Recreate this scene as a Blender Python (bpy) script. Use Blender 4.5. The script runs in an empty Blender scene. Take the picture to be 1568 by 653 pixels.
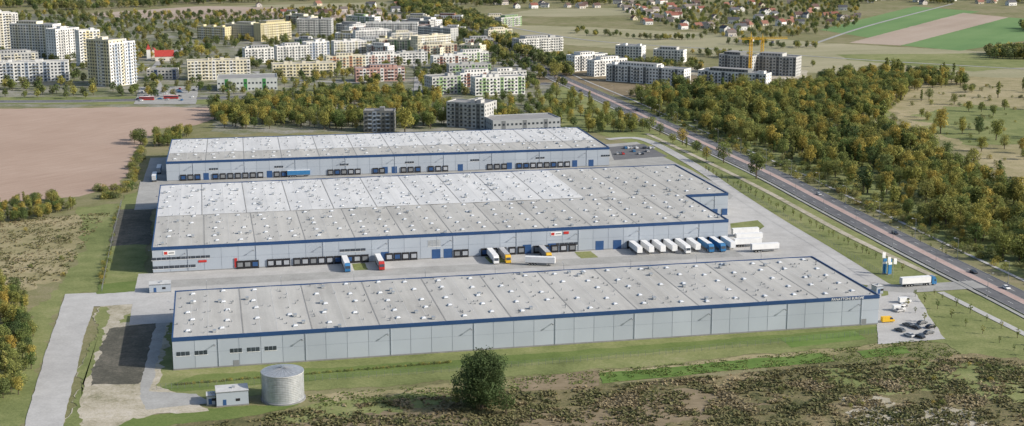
import bpy, math, random
import numpy as np
from mathutils import Vector, Matrix, noise
random.seed(7); RG=np.random.default_rng(7)
scene=bpy.context.scene
# ---------------- site survey (photogrammetry: photo bearing -> ground metres) ----------------
F=2165.0; CX,CY=784.0,326.5; HC=160.0; PITCH=math.atan(471/2165.0)
SP,CP=math.sin(PITCH),math.cos(PITCH)
def P(u,v,z=0.0):
    dz=-F*SP+(CY-v)*CP; dy=F*CP+(CY-v)*SP; t=(HC-z)/(-dz)
    return ((u-CX)*t,dy*t)
def lin(c): return tuple((x/255.0/12.92 if x/255.0<=0.04045 else ((x/255.0+0.055)/1.055)**2.4) for x in c)
# ---------------- materials ----------------
def newmat(name):
    m=bpy.data.materials.new(name); m.use_nodes=True
    nt=m.node_tree; b=nt.nodes['Principled BSDF']
    return m,nt,b
def ramp(nt,cols,lo=.36,hi=.64):
    r=nt.nodes.new('ShaderNodeValToRGB'); e=r.color_ramp.elements
    n=len(cols); 
    e[0].position=lo; e[0].color=(*cols[0],1); e[1].position=hi; e[1].color=(*cols[-1],1)
    for i in range(1,n-1):
        k=e.new(lo+(hi-lo)*i/(n-1)); k.color=(*cols[i],1)
    return r
def ground_mat(name,cols,scales=(.012,.09,.8),weights=(.4,.35,.25),lo=.38,hi=.62,aniso=None,rough=.95,bump=.3):
    m,nt,b=newmat(name); N=nt.nodes; L=nt.links
    g=N.new('ShaderNodeNewGeometry'); src=g.outputs['Position']
    acc=None
    for i,(s,w) in enumerate(zip(scales,weights)):
        vec=src
        if aniso and i in aniso[3]:
            mp=N.new('ShaderNodeMapping'); mp.vector_type='TEXTURE'
            mp.inputs['Rotation'].default_value=(0,0,aniso[0]); mp.inputs['Scale'].default_value=(aniso[1],aniso[2],1)
            L.new(src,mp.inputs['Vector']); vec=mp.outputs['Vector']
        n=N.new('ShaderNodeTexNoise'); n.inputs['Scale'].default_value=s; n.inputs['Detail'].default_value=5; n.inputs['Roughness'].default_value=.6
        L.new(vec,n.inputs['Vector'])
        mu=N.new('ShaderNodeMath'); mu.operation='MULTIPLY_ADD'; mu.inputs[1].default_value=w; mu.inputs[2].default_value=0
        L.new(n.outputs['Fac'],mu.inputs[0])
        if acc is not None: L.new(acc,mu.inputs[2])
        acc=mu.outputs[0]; last=n.outputs['Fac']
    r=ramp(nt,cols,lo,hi); L.new(acc,r.inputs['Fac']); L.new(r.outputs['Color'],b.inputs['Base Color'])
    b.inputs['Roughness'].default_value=rough; b.inputs['Specular IOR Level'].default_value=.15
    if bump:
        bp=N.new('ShaderNodeBump'); bp.inputs['Strength'].default_value=bump; bp.inputs['Distance'].default_value=.5
        L.new(last,bp.inputs['Height']); L.new(bp.outputs['Normal'],b.inputs['Normal'])
    return m
def paint(name,col,rough=.6,metal=0,var=.12,scale=.4,spec=.3):
    m,nt,b=newmat(name); N=nt.nodes; L=nt.links
    g=N.new('ShaderNodeNewGeometry'); n=N.new('ShaderNodeTexNoise'); n.inputs['Scale'].default_value=scale; n.inputs['Detail'].default_value=4
    L.new(g.outputs['Position'],n.inputs['Vector'])
    r=ramp(nt,[tuple(c*(1-var) for c in col),tuple(min(1,c*(1+var)) for c in col)],.3,.7)
    L.new(n.outputs['Fac'],r.inputs['Fac']); L.new(r.outputs['Color'],b.inputs['Base Color'])
    b.inputs['Roughness'].default_value=rough; b.inputs['Metallic'].default_value=metal; b.inputs['Specular IOR Level'].default_value=spec
    return m
def leafmat(name,cols,obj=True):
    m,nt,b=newmat(name); N=nt.nodes; L=nt.links
    r=ramp(nt,cols,0,1)
    if obj:
        oi=N.new('ShaderNodeObjectInfo'); L.new(oi.outputs['Random'],r.inputs['Fac'])
    else:
        g=N.new('ShaderNodeNewGeometry'); n=N.new('ShaderNodeTexNoise'); n.inputs['Scale'].default_value=.06; n.inputs['Detail'].default_value=5
        L.new(g.outputs['Position'],n.inputs['Vector'])
        mr=N.new('ShaderNodeMapRange'); mr.inputs['From Min'].default_value=.35; mr.inputs['From Max'].default_value=.65
        L.new(n.outputs['Fac'],mr.inputs['Value']); L.new(mr.outputs['Result'],r.inputs['Fac'])
    at=N.new('ShaderNodeAttribute'); at.attribute_name='tint'
    hs=N.new('ShaderNodeHueSaturation'); L.new(at.outputs['Fac'],hs.inputs['Value']); L.new(r.outputs['Color'],hs.inputs['Color'])
    L.new(hs.outputs['Color'],b.inputs['Base Color'])
    b.inputs['Roughness'].default_value=.75; b.inputs['Specular IOR Level'].default_value=.2
    tr=N.new('ShaderNodeBsdfTranslucent'); L.new(hs.outputs['Color'],tr.inputs['Color'])
    mx=N.new('ShaderNodeMixShader'); mx.inputs['Fac'].default_value=.35
    out=N['Material Output']; L.new(b.outputs[0],mx.inputs[1]); L.new(tr.outputs[0],mx.inputs[2]); L.new(mx.outputs[0],out.inputs['Surface'])
    return m
M={}
M['land']=ground_mat('meadow_land',[(.13,.12,.06),(.18,.18,.08),(.23,.21,.115),(.28,.24,.15)])
M['plough']=ground_mat('ploughed_soil',[(.33,.235,.18),(.40,.295,.23),(.47,.36,.29)],scales=(.01,.5,.9),weights=(.4,.4,.2),aniso=(.95,14,1,(1,)),lo=.36,hi=.66)
M['dry']=ground_mat('dry_grass',[(.20,.18,.09),(.27,.24,.125),(.34,.29,.17),(.41,.35,.22)])
M['green']=ground_mat('green_grass',[(.12,.14,.05),(.165,.19,.07),(.22,.235,.095),(.28,.27,.135)])
M['lawn']=ground_mat('lawn',[(.09,.13,.035),(.13,.175,.05),(.175,.21,.07)])
M['crop']=ground_mat('crop_rows',[(.08,.14,.03),(.12,.19,.045),(.17,.23,.07)],aniso=(.2,12,1,(2,)),scales=(.02,.2,.6))
M['scrub']=ground_mat('scrub_ground',[(.085,.09,.04),(.14,.13,.06),(.20,.17,.09),(.28,.225,.135)],scales=(.03,.14,.8),lo=.4,hi=.6,bump=.6)
M['brown']=ground_mat('brown_soil',[(.16,.13,.08),(.22,.175,.11),(.29,.23,.155)],aniso=(.2,10,1,(2,)),scales=(.02,.2,.8))
M['sand']=ground_mat('sandy_ground',[(.22,.21,.13),(.36,.325,.24),(.46,.415,.33),(.52,.48,.41)],scales=(.04,.2,1.))
M['paintedshadow']=ground_mat('painted_shadow',[(.07,.07,.055),(.105,.10,.08),(.17,.155,.125)],scales=(.04,.25,1.))  # dark ground colour that paints in the warehouses' cast shade
M['concrete']=ground_mat('concrete_paving',[(.36,.35,.335),(.43,.42,.40),(.50,.49,.47)],scales=(.02,.15,1.2),rough=.9,bump=.05)
M['concrete2']=ground_mat('worn_paving',[(.27,.265,.25),(.34,.335,.315),(.41,.405,.385)],scales=(.02,.15,1.2),rough=.9,bump=.05)
M['asphalt']=ground_mat('asphalt',[(.11,.11,.115),(.145,.145,.15),(.18,.18,.18)],scales=(.02,.15,1.2),rough=.85,bump=.05)
M['redpave']=ground_mat('red_paving',[(.37,.265,.235),(.43,.32,.285),(.48,.37,.335)],scales=(.02,.15,1.2),rough=.9,bump=.05)
M['city']=ground_mat('town_ground',[(.11,.13,.06),(.16,.17,.09),(.25,.24,.19),(.34,.33,.30)],scales=(.02,.06,.5))
M['fieldpale']=ground_mat('pale_field',[(.24,.235,.13),(.31,.29,.18),(.38,.34,.23)],aniso=(.3,10,1,(1,)),scales=(.006,.03,.3))
M['fieldgreen']=ground_mat('green_field',[(.11,.20,.075),(.145,.24,.09),(.18,.27,.11)],scales=(.006,.03,.3),aniso=(1.0,12,1,(1,)))
M['fieldbrown']=ground_mat('brown_field',[(.33,.26,.20),(.39,.31,.245),(.43,.355,.29)],scales=(.006,.03,.3),aniso=(1.0,12,1,(1,)))
M['white']=paint('white_paint',(.76,.76,.75),.5,var=.06)
M['dome']=paint('skylight_dome',(.70,.71,.72),.3,var=.08)
M['marking']=paint('road_marking',(.6,.6,.58),.7,var=.1)
M['kerb']=paint('kerb_stone',(.36,.355,.34),.9)
RA_=math.radians(102)
M['roof']=ground_mat('roof_membrane_grey',[(.345,.335,.31),(.43,.42,.39),(.51,.495,.46)],scales=(.03,.25,2.),weights=(.35,.4,.25),rough=.85,bump=.02,aniso=(RA_,12,1,(1,)))
M['roof2']=ground_mat('roof_membrane_grey_b',[(.37,.36,.335),(.45,.44,.41),(.525,.51,.475)],scales=(.03,.25,2.),weights=(.35,.4,.25),rough=.85,bump=.02,aniso=(RA_,12,1,(1,)))
M['roofw']=ground_mat('roof_membrane_white',[(.50,.50,.49),(.58,.58,.57),(.65,.65,.64)],scales=(.03,.25,2.),weights=(.35,.4,.25),rough=.85,bump=.02,aniso=(RA_,12,1,(1,)))
M['seam']=paint('roof_seam',(.27,.265,.25),.8)
M['seaml']=paint('roof_gutter',(.52,.52,.505),.8)
M['clad1']=paint('cladding_a',(.36,.40,.45),.45,var=.06,scale=.05,spec=.4)
M['clad2']=paint('cladding_b',(.38,.42,.47),.45,var=.06,scale=.05,spec=.4)
M['clad3']=paint('cladding_c',(.35,.388,.437),.45,var=.06,scale=.05,spec=.4)
M['cladseam']=paint('cladding_joint',(.24,.27,.31),.6)
M['blue']=paint('blue_trim',(.022,.06,.155),.45,var=.08)
M['plinth']=paint('plinth',(.22,.22,.22),.9)
M['black']=paint('black_rubber',(.02,.02,.023),.8)
M['glass']=paint('window_glass',(.04,.05,.065),.12,var=.3,scale=.3,spec=.7)
M['doorgrey']=paint('dock_door',(.35,.37,.4),.5)
M['doorblue']=paint('blue_door',(.03,.08,.2),.5)
M['steel']=paint('galvanised_steel',(.42,.44,.455),.4,metal=.4,var=.15,scale=.8)
M['steeld']=paint('grey_steel',(.2,.21,.22),.5)
M['bark']=paint('bark',(.09,.07,.05),.9,var=.3,scale=3)
M['red']=paint('red_paint',(.45,.035,.03),.5)
M['redroof']=paint('red_roof_sheet',(.38,.05,.04),.6)
M['yellow']=paint('yellow_paint',(.7,.42,.03),.5)
M['tblue']=paint('truck_blue',(.04,.17,.36),.4)
M['cgrey']=paint('car_grey',(.12,.13,.14),.3,spec=.6)
M['csil']=paint('car_silver',(.45,.45,.45),.3,spec=.6)
M['cdark']=paint('car_dark',(.02,.025,.035),.3,spec=.6)
M['tyre']=paint('tyre',(.02,.02,.02),.9)
leafG=[(.10,.145,.045),(.14,.18,.055),(.19,.22,.065),(.25,.26,.08),(.16,.195,.06),(.30,.28,.085),(.12,.155,.05)]
leafY=[(.21,.23,.065),(.29,.29,.08),(.36,.33,.09),(.42,.34,.085),(.30,.285,.08),(.44,.33,.08),(.21,.225,.065)]
leafD=[(.065,.10,.038),(.085,.12,.043),(.11,.145,.05),(.14,.16,.055)]
leafHaze=[(.11,.145,.06),(.15,.175,.075),(.20,.21,.085),(.26,.24,.095),(.13,.16,.07)]  # paler, greyer greens: distance haze put into the far-tree leaf colour
M['leafG']=leafmat('foliage_green',leafG); M['leafY']=leafmat('foliage_autumn',leafY); M['leafD']=leafmat('foliage_dark',leafD); M['leafHaze']=leafmat('foliage_painted_haze',leafHaze)
M['scrubleaf']=leafmat('scrub_foliage',[(.12,.13,.055),(.19,.17,.085),(.15,.155,.065),(.25,.205,.115),(.30,.25,.155)],False)
M['grassleaf']=leafmat('lawn_blades',[(.12,.16,.045),(.16,.20,.06),(.21,.23,.085)],False)
# ---------------- mesh builder ----------------
class MB:
    def __init__(s): s.v=[];s.f=[];s.m=[];s.mats=[]; s.t=[]
    def mi(s,k):
        if k not in s.mats: s.mats.append(k)
        return s.mats.index(k)
    def face(s,pts,k,t=1.0):
        i=len(s.v); s.v.extend(pts); s.f.append(tuple(range(i,i+len(pts)))); s.m.append(s.mi(k)); s.t.append(t)
    def box(s,x0,x1,y0,y1,z0,z1,k,ktop=None):
        i=len(s.v); s.v+= [(x0,y0,z0),(x1,y0,z0),(x1,y1,z0),(x0,y1,z0),(x0,y0,z1),(x1,y0,z1),(x1,y1,z1),(x0,y1,z1)]
        a=s.mi(k); tp=s.mi(ktop or k)
        for q,mm in (((3,2,1,0),a),((4,5,6,7),tp),((0,1,5,4),a),((1,2,6,5),a),((2,3,7,6),a),((3,0,4,7),a)):
            s.f.append(tuple(i+j for j in q)); s.m.append(mm); s.t.append(1.)
    def obox(s,c,ax,ay,L,Wd,z0,z1,k,ktop=None,taper=0):
        pts=[]
        for z,tp in ((z0,0),(z1,taper)):
            for sx,sy in ((-1,-1),(1,-1),(1,1),(-1,1)):
                pts.append((c[0]+ax[0]*sx*(L/2-tp)+ay[0]*sy*(Wd/2-tp),c[1]+ax[1]*sx*(L/2-tp)+ay[1]*sy*(Wd/2-tp),z))
        i=len(s.v); s.v+=pts; a=s.mi(k); tpm=s.mi(ktop or k)
        for q,mm in (((3,2,1,0),a),((4,5,6,7),tpm),((0,1,5,4),a),((1,2,6,5),a),((2,3,7,6),a),((3,0,4,7),a)):
            s.f.append(tuple(i+j for j in q)); s.m.append(mm); s.t.append(1.)
    def prism(s,prof,y0,y1,k,yt=0,zt=None):
        n=len(prof); i=len(s.v)
        for y,sg in ((y0,1),(y1,-1)):
            for (x,z) in prof:
                s.v.append((x,y+(sg*yt if (zt is not None and z>zt) else 0),z))
        a=s.mi(k)
        s.f.append(tuple(range(i,i+n))); s.f.append(tuple(range(i+2*n-1,i+n-1,-1))); s.m+=[a,a]; s.t+=[1.,1.]
        for j in range(n):
            q=(j+1)%n; s.f.append((i+q,i+j,i+n+j,i+n+q)); s.m.append(a); s.t.append(1.)
    def tube(s,p0,p1,r0,r1,n,k,cap=True):
        p0=Vector(p0);p1=Vector(p1); d=(p1-p0).normalized()
        a=d.orthogonal().normalized(); b=d.cross(a); i=len(s.v)
        for p,r in ((p0,r0),(p1,r1)):
            for j in range(n):
                an=2*math.pi*j/n; s.v.append(tuple(p+(a*math.cos(an)+b*math.sin(an))*r))
        mm=s.mi(k)
        for j in range(n):
            q=(j+1)%n; s.f.append((i+j,i+q,i+n+q,i+n+j)); s.m.append(mm); s.t.append(1.)
        if cap:
            s.f.append(tuple(i+n+j for j in range(n))); s.m.append(mm); s.t.append(1.)
            s.f.append(tuple(i+n-1-j for j in range(n))); s.m.append(mm); s.t.append(1.)
    def mesh(s,name,tint=False):
        me=bpy.data.meshes.new(name); me.from_pydata(s.v,[],s.f)
        for k in s.mats: me.materials.append(M[k])
        me.polygons.foreach_set('material_index',s.m)
        if tint:
            a=me.attributes.new('tint','FLOAT','FACE'); a.data.foreach_set('value',s.t)
        me.update(); return me
def obj(name,me,loc=(0,0,0),rz=0,parent=None,scale=None):
    o=bpy.data.objects.new(name,me); scene.collection.objects.link(o)
    o.location=loc; o.rotation_euler=(0,0,rz)
    if scale: o.scale=(scale,)*3 if not hasattr(scale,'__len__') else scale
    if parent: o.parent=parent
    return o
# ---------------- ground patches ----------------
ZL=[0.0]
def nextz(): ZL[0]+=.004; return ZL[0]
import bmesh
def patch(name,pts,mat,rough=2.0,world=False,z=None):
    g=[p if world else P(*p) for p in pts]
    out=[]
    n=len(g)
    for i in range(n):
        a=Vector(g[i]);b=Vector(g[(i+1)%n]); L=(b-a).length; st=2.0 if 0<rough and g[i][1]<650 else 6; k=max(1,min(140,int(L/st)))
        nn=Vector((-(b-a).y,(b-a).x))/(L+1e-6)
        for j in range(k):
            p=a.lerp(b,j/k)
            if rough>0:
                p=p+nn*rough*1.6*noise.noise(Vector((p.x*.06,p.y*.06,3)))+nn*rough*.9*noise.noise(Vector((p.x*.3,p.y*.3,9)))
            out.append((p.x,p.y))
    zz=nextz() if z is None else z
    mb=MB(); mb.face([(x,y,zz) for x,y in out],mat); me=mb.mesh(name)
    bm=bmesh.new(); bm.from_mesh(me); bmesh.ops.triangulate(bm,faces=bm.faces[:]); 
    bm.normal_update()
    for f in bm.faces:
        if f.normal.z<0: f.normal_flip()
    bm.to_mesh(me); bm.free()
    return obj(name,me)
def smooth(g,step=8):
    g=[Vector(p) for p in g]; out=[]
    for i in range(len(g)-1):
        p0=g[max(i-1,0)];p1=g[i];p2=g[i+1];p3=g[min(i+2,len(g)-1)]
        k=max(1,int((p2-p1).length/step))
        for j in range(k):
            t=j/k
            out.append(.5*((2*p1)+(-p0+p2)*t+(2*p0-5*p1+4*p2-p3)*t*t+(-p0+3*p1-3*p2+p3)*t**3))
    out.append(g[-1]); return out
def offs(c,o):
    r=[]
    for i,p in enumerate(c):
        d=(c[min(i+1,len(c)-1)]-c[max(i-1,0)]).normalized(); r.append(p+Vector((d.y,-d.x))*o)
    return r
def ribbon(name,c,o0,o1,mat,z=None,h=0,dash=None):
    z=nextz() if z is None else z
    A=offs(c,o0);B=offs(c,o1); mb=MB()
    acc=0
    for i in range(len(c)-1):
        if dash:
            acc+=1
            if acc%dash: continue
            a,b=A[i],A[i].lerp(A[i+1],.5);cc,d=B[i],B[i].lerp(B[i+1],.5)
            mb.face([(b.x,b.y,z),(a.x,a.y,z),(cc.x,cc.y,z),(d.x,d.y,z)],mat); continue
        mb.face([(A[i+1].x,A[i+1].y,z+h),(A[i].x,A[i].y,z+h),(B[i].x,B[i].y,z+h),(B[i+1].x,B[i+1].y,z+h)],mat)
        if h>0:
            for Q in (A,B): mb.face([(Q[i].x,Q[i].y,z-.05),(Q[i+1].x,Q[i+1].y,z-.05),(Q[i+1].x,Q[i+1].y,z+h),(Q[i].x,Q[i].y,z+h)],mat)
    return obj(name,mb.mesh(name))
def line(pts,step=8): return smooth([P(*p) for p in pts],step)
mb=MB(); R=30000
mb.face([(-R,-R,0),(R,-R,0),(R,R,0),(-R,R,0)],'land'); obj('ground',mb.mesh('ground'))
patch('field_ploughed',[(-80,168),(150,165),(318,162),(335,180),(300,192),(240,198),(212,225),(198,262),(180,290),(120,300),(60,305),(-90,318)],'plough',3)
patch('meadow_dry',[(-80,348),(60,335),(150,325),(170,330),(130,375),(95,430),(30,445),(-80,430)],'dry',5)
patch('meadow_green',[(120,318),(185,312),(175,360),(150,445),(100,452),(45,620),(20,680),(-60,680),(10,560),(60,470),(95,432),(125,380)],'green',3)
patch('town_ground',[(-200,164),(-200,22),(300,22),(620,8),(680,20),(870,120),(900,160),(860,200),(335,205),(320,164)],'city',6)
patch('field_pale',[(720,36),(900,42),(1100,52),(1260,66),(1600,84),(1600,122),(1480,118),(1230,112),(1180,100),(1050,78),(900,72),(800,62)],'fieldpale',4)
patch('field_tan',[(100,24),(300,10),(470,8),(640,26),(600,34),(400,28),(250,30)],'fieldbrown',4)
patch('field_tan',[(330,10),(640,2),(760,-4),(700,10),(560,14)],'fieldpale',4)
patch('field_pale',[(820,14),(1000,12),(1020,22),(860,26),(760,24)],'fieldpale',4)
patch('field_green',[(1255,46),(1400,10),(1500,18),(1330,58)],'fieldgreen',1)
patch('field_brown',[(1300,66),(1475,20),(1545,27),(1380,70)],'fieldbrown',1)
patch('field_green',[(1380,70),(1545,27),(1640,34),(1640,52),(1470,78)],'fieldgreen',1)
patch('field_green',[(1280,84),(1500,82),(1620,72),(1620,98),(1490,110),(1300,92)],'green',2)
patch('forest_floor',[(960,150),(1040,138),(1200,140),(1290,118),(1370,112),(1400,140),(1350,190),(1390,215),(1450,240),(1500,262),(1600,320),(1640,360),(1640,460),(1500,400),(1330,310),(1190,250),(1000,176)],'green',5)
patch('meadow_dry',[(1330,140),(1480,118),(1640,120),(1640,330),(1560,300),(1480,230),(1400,200)],'dry',6)
patch('meadow_green',[(1400,175),(1480,160),(1640,175),(1640,215),(1500,225),(1430,205)],'green',9)
patch('meadow_dry',[(740,130),(870,125),(960,150),(1060,150),(1160,145),(1230,112),(1050,108),(880,104)],'brown',4)
patch('verge_green',[(-200,160),(-200,150),(330,148),(335,160)],'green',2)
patch('verge_green',[(900,160),(1000,200),(1120,250),(1260,330),(1470,440),(1640,560),(1640,660),(1500,560),(1440,520),(1345,440),(1230,385),(1100,300),(980,225),(900,200)],'green',1)
patch('verge_green',[(870,128),(950,165),(1000,196),(940,208),(860,195),(820,150)],'green',2)
# foreground
patch('lawn',[(262,470),(245,520),(236,592),(300,612),(460,600),(700,583),(1000,560),(1400,520),(1500,535),(1640,600),(1640,500),(1400,420),(1300,440)],'green',2)
patch('lawn',[(240,596),(300,575),(690,552),(1000,528),(1360,500),(1365,508),(1000,540),(690,566),(420,588),(280,600)],'lawn',1.2)
patch('dirt_track',[(470,606),(800,580),(1100,552),(1330,528),(1420,522),(1330,537),(1100,562),(800,592),(500,616)],'dry',2)
patch('scrub_ground',[(170,668),(300,640),(470,622),(800,592),(920,588),(1270,556),(1500,545),(1640,560),(1640,740),(100,740)],'scrub',4)
patch('green_scrub',[(1250,566),(1400,556),(1568,560),(1640,575),(1640,625),(1500,610),(1380,600),(1280,592)],'green',6)
patch('green_scrub',[(470,622),(640,604),(700,612),(560,640),(420,652),(400,640)],'green',4)
patch('dry_scrub',[(800,640),(930,610),(1080,598),(1180,620),(1000,650),(860,668)],'brown',6)
patch('dry_scrub',[(400,655),(560,640),(700,632),(760,650),(600,680),(420,680)],'brown',6)
patch('vegetable_plot',[(918,572),(1255,541),(1278,553),(922,588)],'crop',.9)
patch('vegetable_plot',[(1195,518),(1308,507),(1328,520),(1212,533)],'crop',.7)
patch('vegetable_plot',[(1310,538),(1385,531),(1395,541),(1322,549)],'crop',.7)
patch('soil_plot',[(788,580),(914,568),(918,592),(795,601)],'brown',1)
patch('bare_sand',[(1285,612),(1345,606),(1400,630),(1500,632),(1550,665),(1310,665)],'sand',6)
patch('lawn_strip',[(175,640),(300,628),(460,618),(440,630),(300,648),(150,670)],'lawn',2)
# left access
patch('sandy_ground',[(150,462),(270,456),(262,500),(236,592),(300,612),(320,630),(200,640),(150,668),(92,668),(128,560),(146,500)],'sand',2.5)
patch('sparse_grass',[(128,560),(146,500),(152,470),(170,470),(162,510),(134,590),(118,664),(96,664)],'green',2)
patch('sparse_grass',[(205,470),(246,468),(240,490),(180,496)],'green',2)
patch('painted_shadow',[(166,503),(246,495),(236,540),(212,588),(133,592),(150,545)],'paintedshadow',1.5)  # dark ground painted to lengthen the front warehouse's cast shadow
patch('service_track',[(247,468),(266,468),(238,560),(228,600),(300,604),(330,618),(225,628),(214,610),(222,560)],'concrete2',.8)
patch('concrete_road',[(100,451),(150,451),(128,520),(90,680),(30,680),(70,540)],'concrete',.3)
patch('concrete_road',[(100,451),(230,446),(272,448),(272,462),(150,470),(112,470)],'concrete',.3)
patch('lawn',[(155,432),(228,425),(232,446),(150,451)],'lawn',1)
patch('lawn',[(190,300),(232,290),(222,430),(155,435),(170,380)],'green',1)
patch('painted_shadow',[(182,322),(234,318),(228,375),(168,378)],'paintedshadow',2)  # painted shade beside the middle warehouse's left wall
# ---------------- warehouses ----------------
ANG=math.radians(12.1)
def frame(a): return (math.cos(a),math.sin(a)),(-math.sin(a),math.cos(a))
def toW(O,a,s,d):
    e1,e2=frame(a); return (O[0]+e1[0]*s+e2[0]*d,O[1]+e1[1]*s+e2[1]*d)
def s_of(O,a,u,z=0,d=0):
    e1,e2=frame(a); X0=O[0]+e2[0]*d;Y0=O[1]+e2[1]*d; k=(u-CX)/F
    return (k*(CP*Y0+SP*(HC-z))-X0)/(e1[0]-k*CP*e1[1])
O1=(-119.1,474.5); A1=ANG; L1,D1=268,63.5
O2=(-159.5,608.5); A2=math.radians(12.25)
O3=(-204.5,823.0); A3=math.radians(11.0); L3,D3=270.5,84
def rect(name,O,a,s0,s1,d0,d1,mat,rough=.2): return patch(name,[toW(O,a,s0,d0),toW(O,a,s1,d0),toW(O,a,s1,d1),toW(O,a,s0,d1)],mat,rough,True)
rect('yard_paving',O1,A1,-18,283,60,140,'concrete')
rect('yard_paving',O2,A2,-14,300,140,222,'concrete2')
patch('yard_paving',[(1100,300),(1125,296),(1165,325),(1250,378),(1350,432),(1400,446),(1440,512),(1448,520),(1345,528),(1340,440),(1120,400)],'concrete',.4)
patch('yard_paving',[(925,222),(975,218),(1010,238),(1060,262),(1125,298),(1118,306),(1040,262),(930,262)],'concrete2',.4)
patch('parking_asphalt',[(932,226),(985,221),(1022,240),(940,246)],'asphalt',.3)
rect('yard_paving',O3,A3,-14,0,-10,84,'concrete2')
patch('grass_island',[(1118,343),(1160,338),(1172,348),(1160,355),(1122,358)],'green',.5)
patch('grass_island',[(1345,440),(1350,455),(1362,453),(1357,438)],'green',.3)
rect('yard_asphalt',O2,A2,0,268,-26,-14,'concrete2')
for sa,sb_ in ((150,158),(193,201),(88,94)): rect('grass_island',O2,A2,sa,sb_,-14,-1.5,'green',.3)
# parking bay lines in the yard
mb=MB()
for i in range(90):
    a_=toW(O2,A2,20+i*2.6,-42); b_=toW(O2,A2,20+i*2.6+.14,-42); c_=toW(O2,A2,20+i*2.6+.14,-37); d_=toW(O2,A2,20+i*2.6,-37); zq=ZL[0]+.004
    mb.face([(*a_,zq),(*b_,zq),(*c_,zq),(*d_,zq)],'marking')
obj('parking_bay_markings',mb.mesh('parking_bay_markings')); nextz()
WALLH=12.0
def warehouse(name,O,a,outline,skip_rows,sections,docks,bay,extra=None):
    root=bpy.data.objects.new(name,None); scene.collection.objects.link(root); root.location=(O[0],O[1],0); root.rotation_euler=(0,0,a)
    n=len(outline); wb=MB(); tb=MB(); rb=MB()
    rr=random.Random(O[1])
    for i in range(n):
        p0=Vector(outline[i]);p1=Vector(outline[(i+1)%n]); d=(p1-p0); L=d.length; d/=L; nr=Vector((d.y,-d.x))
        def q(s,o,z): p=p0+d*s+nr*o; return (p.x,p.y,z)
        k=max(1,round(L/7.6)); 
        for j in range(k):
            sA=L*j/k;sB=L*(j+1)/k
            c=rr.choice(['clad1','clad2','clad1','clad3'])
            wb.face([q(sA,0,.6),q(sB,0,.6),q(sB,0,WALLH-1.4),q(sA,0,WALLH-1.4)],c)
        def ebox(B,s0,s1,o0,o1,z0,z1,m):
            v=[q(s0,o0,z0),q(s1,o0,z0),q(s1,o1,z0),q(s0,o1,z0),q(s0,o0,z1),q(s1,o0,z1),q(s1,o1,z1),q(s0,o1,z1)]
            for fc in ((0,1,2,3),(7,6,5,4),(4,5,1,0),(5,6,2,1),(6,7,3,2),(7,4,0,3)): B.face([v[x] for x in fc],m)
        for j in range(1,k): ebox(tb,L*j/k-.06,L*j/k+.06,0,.05,.6,WALLH-1.4,'cladseam')
        for j in range(2,k,4):
            ebox(tb,L*j/k+.35,L*j/k+.5,0,.18,.6,WALLH-1.4,'clad2')
            ebox(tb,L*j/k-1.0,L*j/k-.75,0,1.5,8.6,8.75,'steeld'); ebox(tb,L*j/k-1.2,L*j/k-.55,1.5,2.0,8.55,8.8,'steeld')
        ebox(tb,0,L+.12,0,.12,WALLH-1.4,WALLH,'blue')
        ebox(tb,.4,L,-.4,0,WALLH-1.0,WALLH,'blue')
        ebox(tb,0,L+.04,-.3,.04,-.3,.6,'plinth')
        ebox(tb,0,L,0,.03,6.0,6.08,'cladseam')
        for (ei,s0,s1,z0,z1,m,pr) in docks:
            if ei==i: ebox(tb,s0,s1,0,pr,z0,z1,m)
    obj('walls',wb.mesh(name+'_walls'),parent=root); obj('trim_and_openings',tb.mesh(name+'_trim'),parent=root)
    zr=WALLH-.45; k=0
    sb=MB()
    for (s0,s1,d0,d1,m,rows,cols,dens) in sections:
        nb=max(1,round((s1-s0)/bay))
        for j in range(nb):
            x0=s0+(s1-s0)*j/nb;x1=s0+(s1-s0)*(j+1)/nb; mm=m
            if m=='roof': mm=rr.choice(['roof','roof2'])
            zz=zr
            xm=(x0+x1)/2
            rb.face([(x0,d0,zz),(xm,d0,zz+.22),(xm,d1,zz+.22),(x0,d1,zz)],mm); rb.face([(xm,d0,zz+.22),(x1,d0,zz),(x1,d1,zz),(xm,d1,zz+.22)],mm)
            if j>0: rb.box(x0-.2,x0+.2,d0+.5,d1-.5,zz+.02,zz+.07,'seam')
            for q_ in (.25,.5,.75):
                xx=x0+(x1-x0)*q_; rb.box(xx-.07,xx+.07,d0+.5,d1-.5,zz+.02,zz+(.12 if q_!=.5 else .24),'seaml')
            for r in range(rows):
                yy=d0+(d1-d0)*(r+.5)/rows
                for c in range(cols):
                    xx=x0+(x1-x0)*(c+.5)/cols
                    if rr.random()<dens:
                        w=.9;l=1.1
                        z0=zz+.1
                        xo=xx+rr.uniform(-1.6,1.6); yo=yy+rr.uniform(-1.5,1.5)+((r+j+c)%2)*2.0
                        sb.box(xo-w,xo+w,yo-l,yo+l,z0,z0+.35,'steel')
                        sb.obox((xo,yo),(1,0),(0,1),2*w-.15,2*l-.15,z0+.35,z0+.62,'dome',taper=.35)
                for c in range(9):
                    if rr.random()<.6:
                        xx=rr.uniform(x0+1,x1-1); y2=yy+rr.uniform(-6,6)
                        if not(d0+1<y2<d1-1): continue
                        t=rr.random()
                        if t<.6: sb.box(xx-.22,xx+.22,y2-.22,y2+.22,zz,zz+.7,'steeld')
                        elif t<.9: sb.tube((xx,y2,zz),(xx,y2,zz+.9),.2,.2,8,'steel'); 
                        else: sb.box(xx-.6,xx+.6,y2-.9,y2+.9,zz+.25,zz+1.1,'steel')
    if len(sections)>1:
        for (s0,s1,d0,d1,m,rows,cols,dens) in sections[1:2]: rb.box(s0+.5,s1-.5,d0-.2,d0+.2,zr+.23,zr+.3,'seam')
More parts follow.
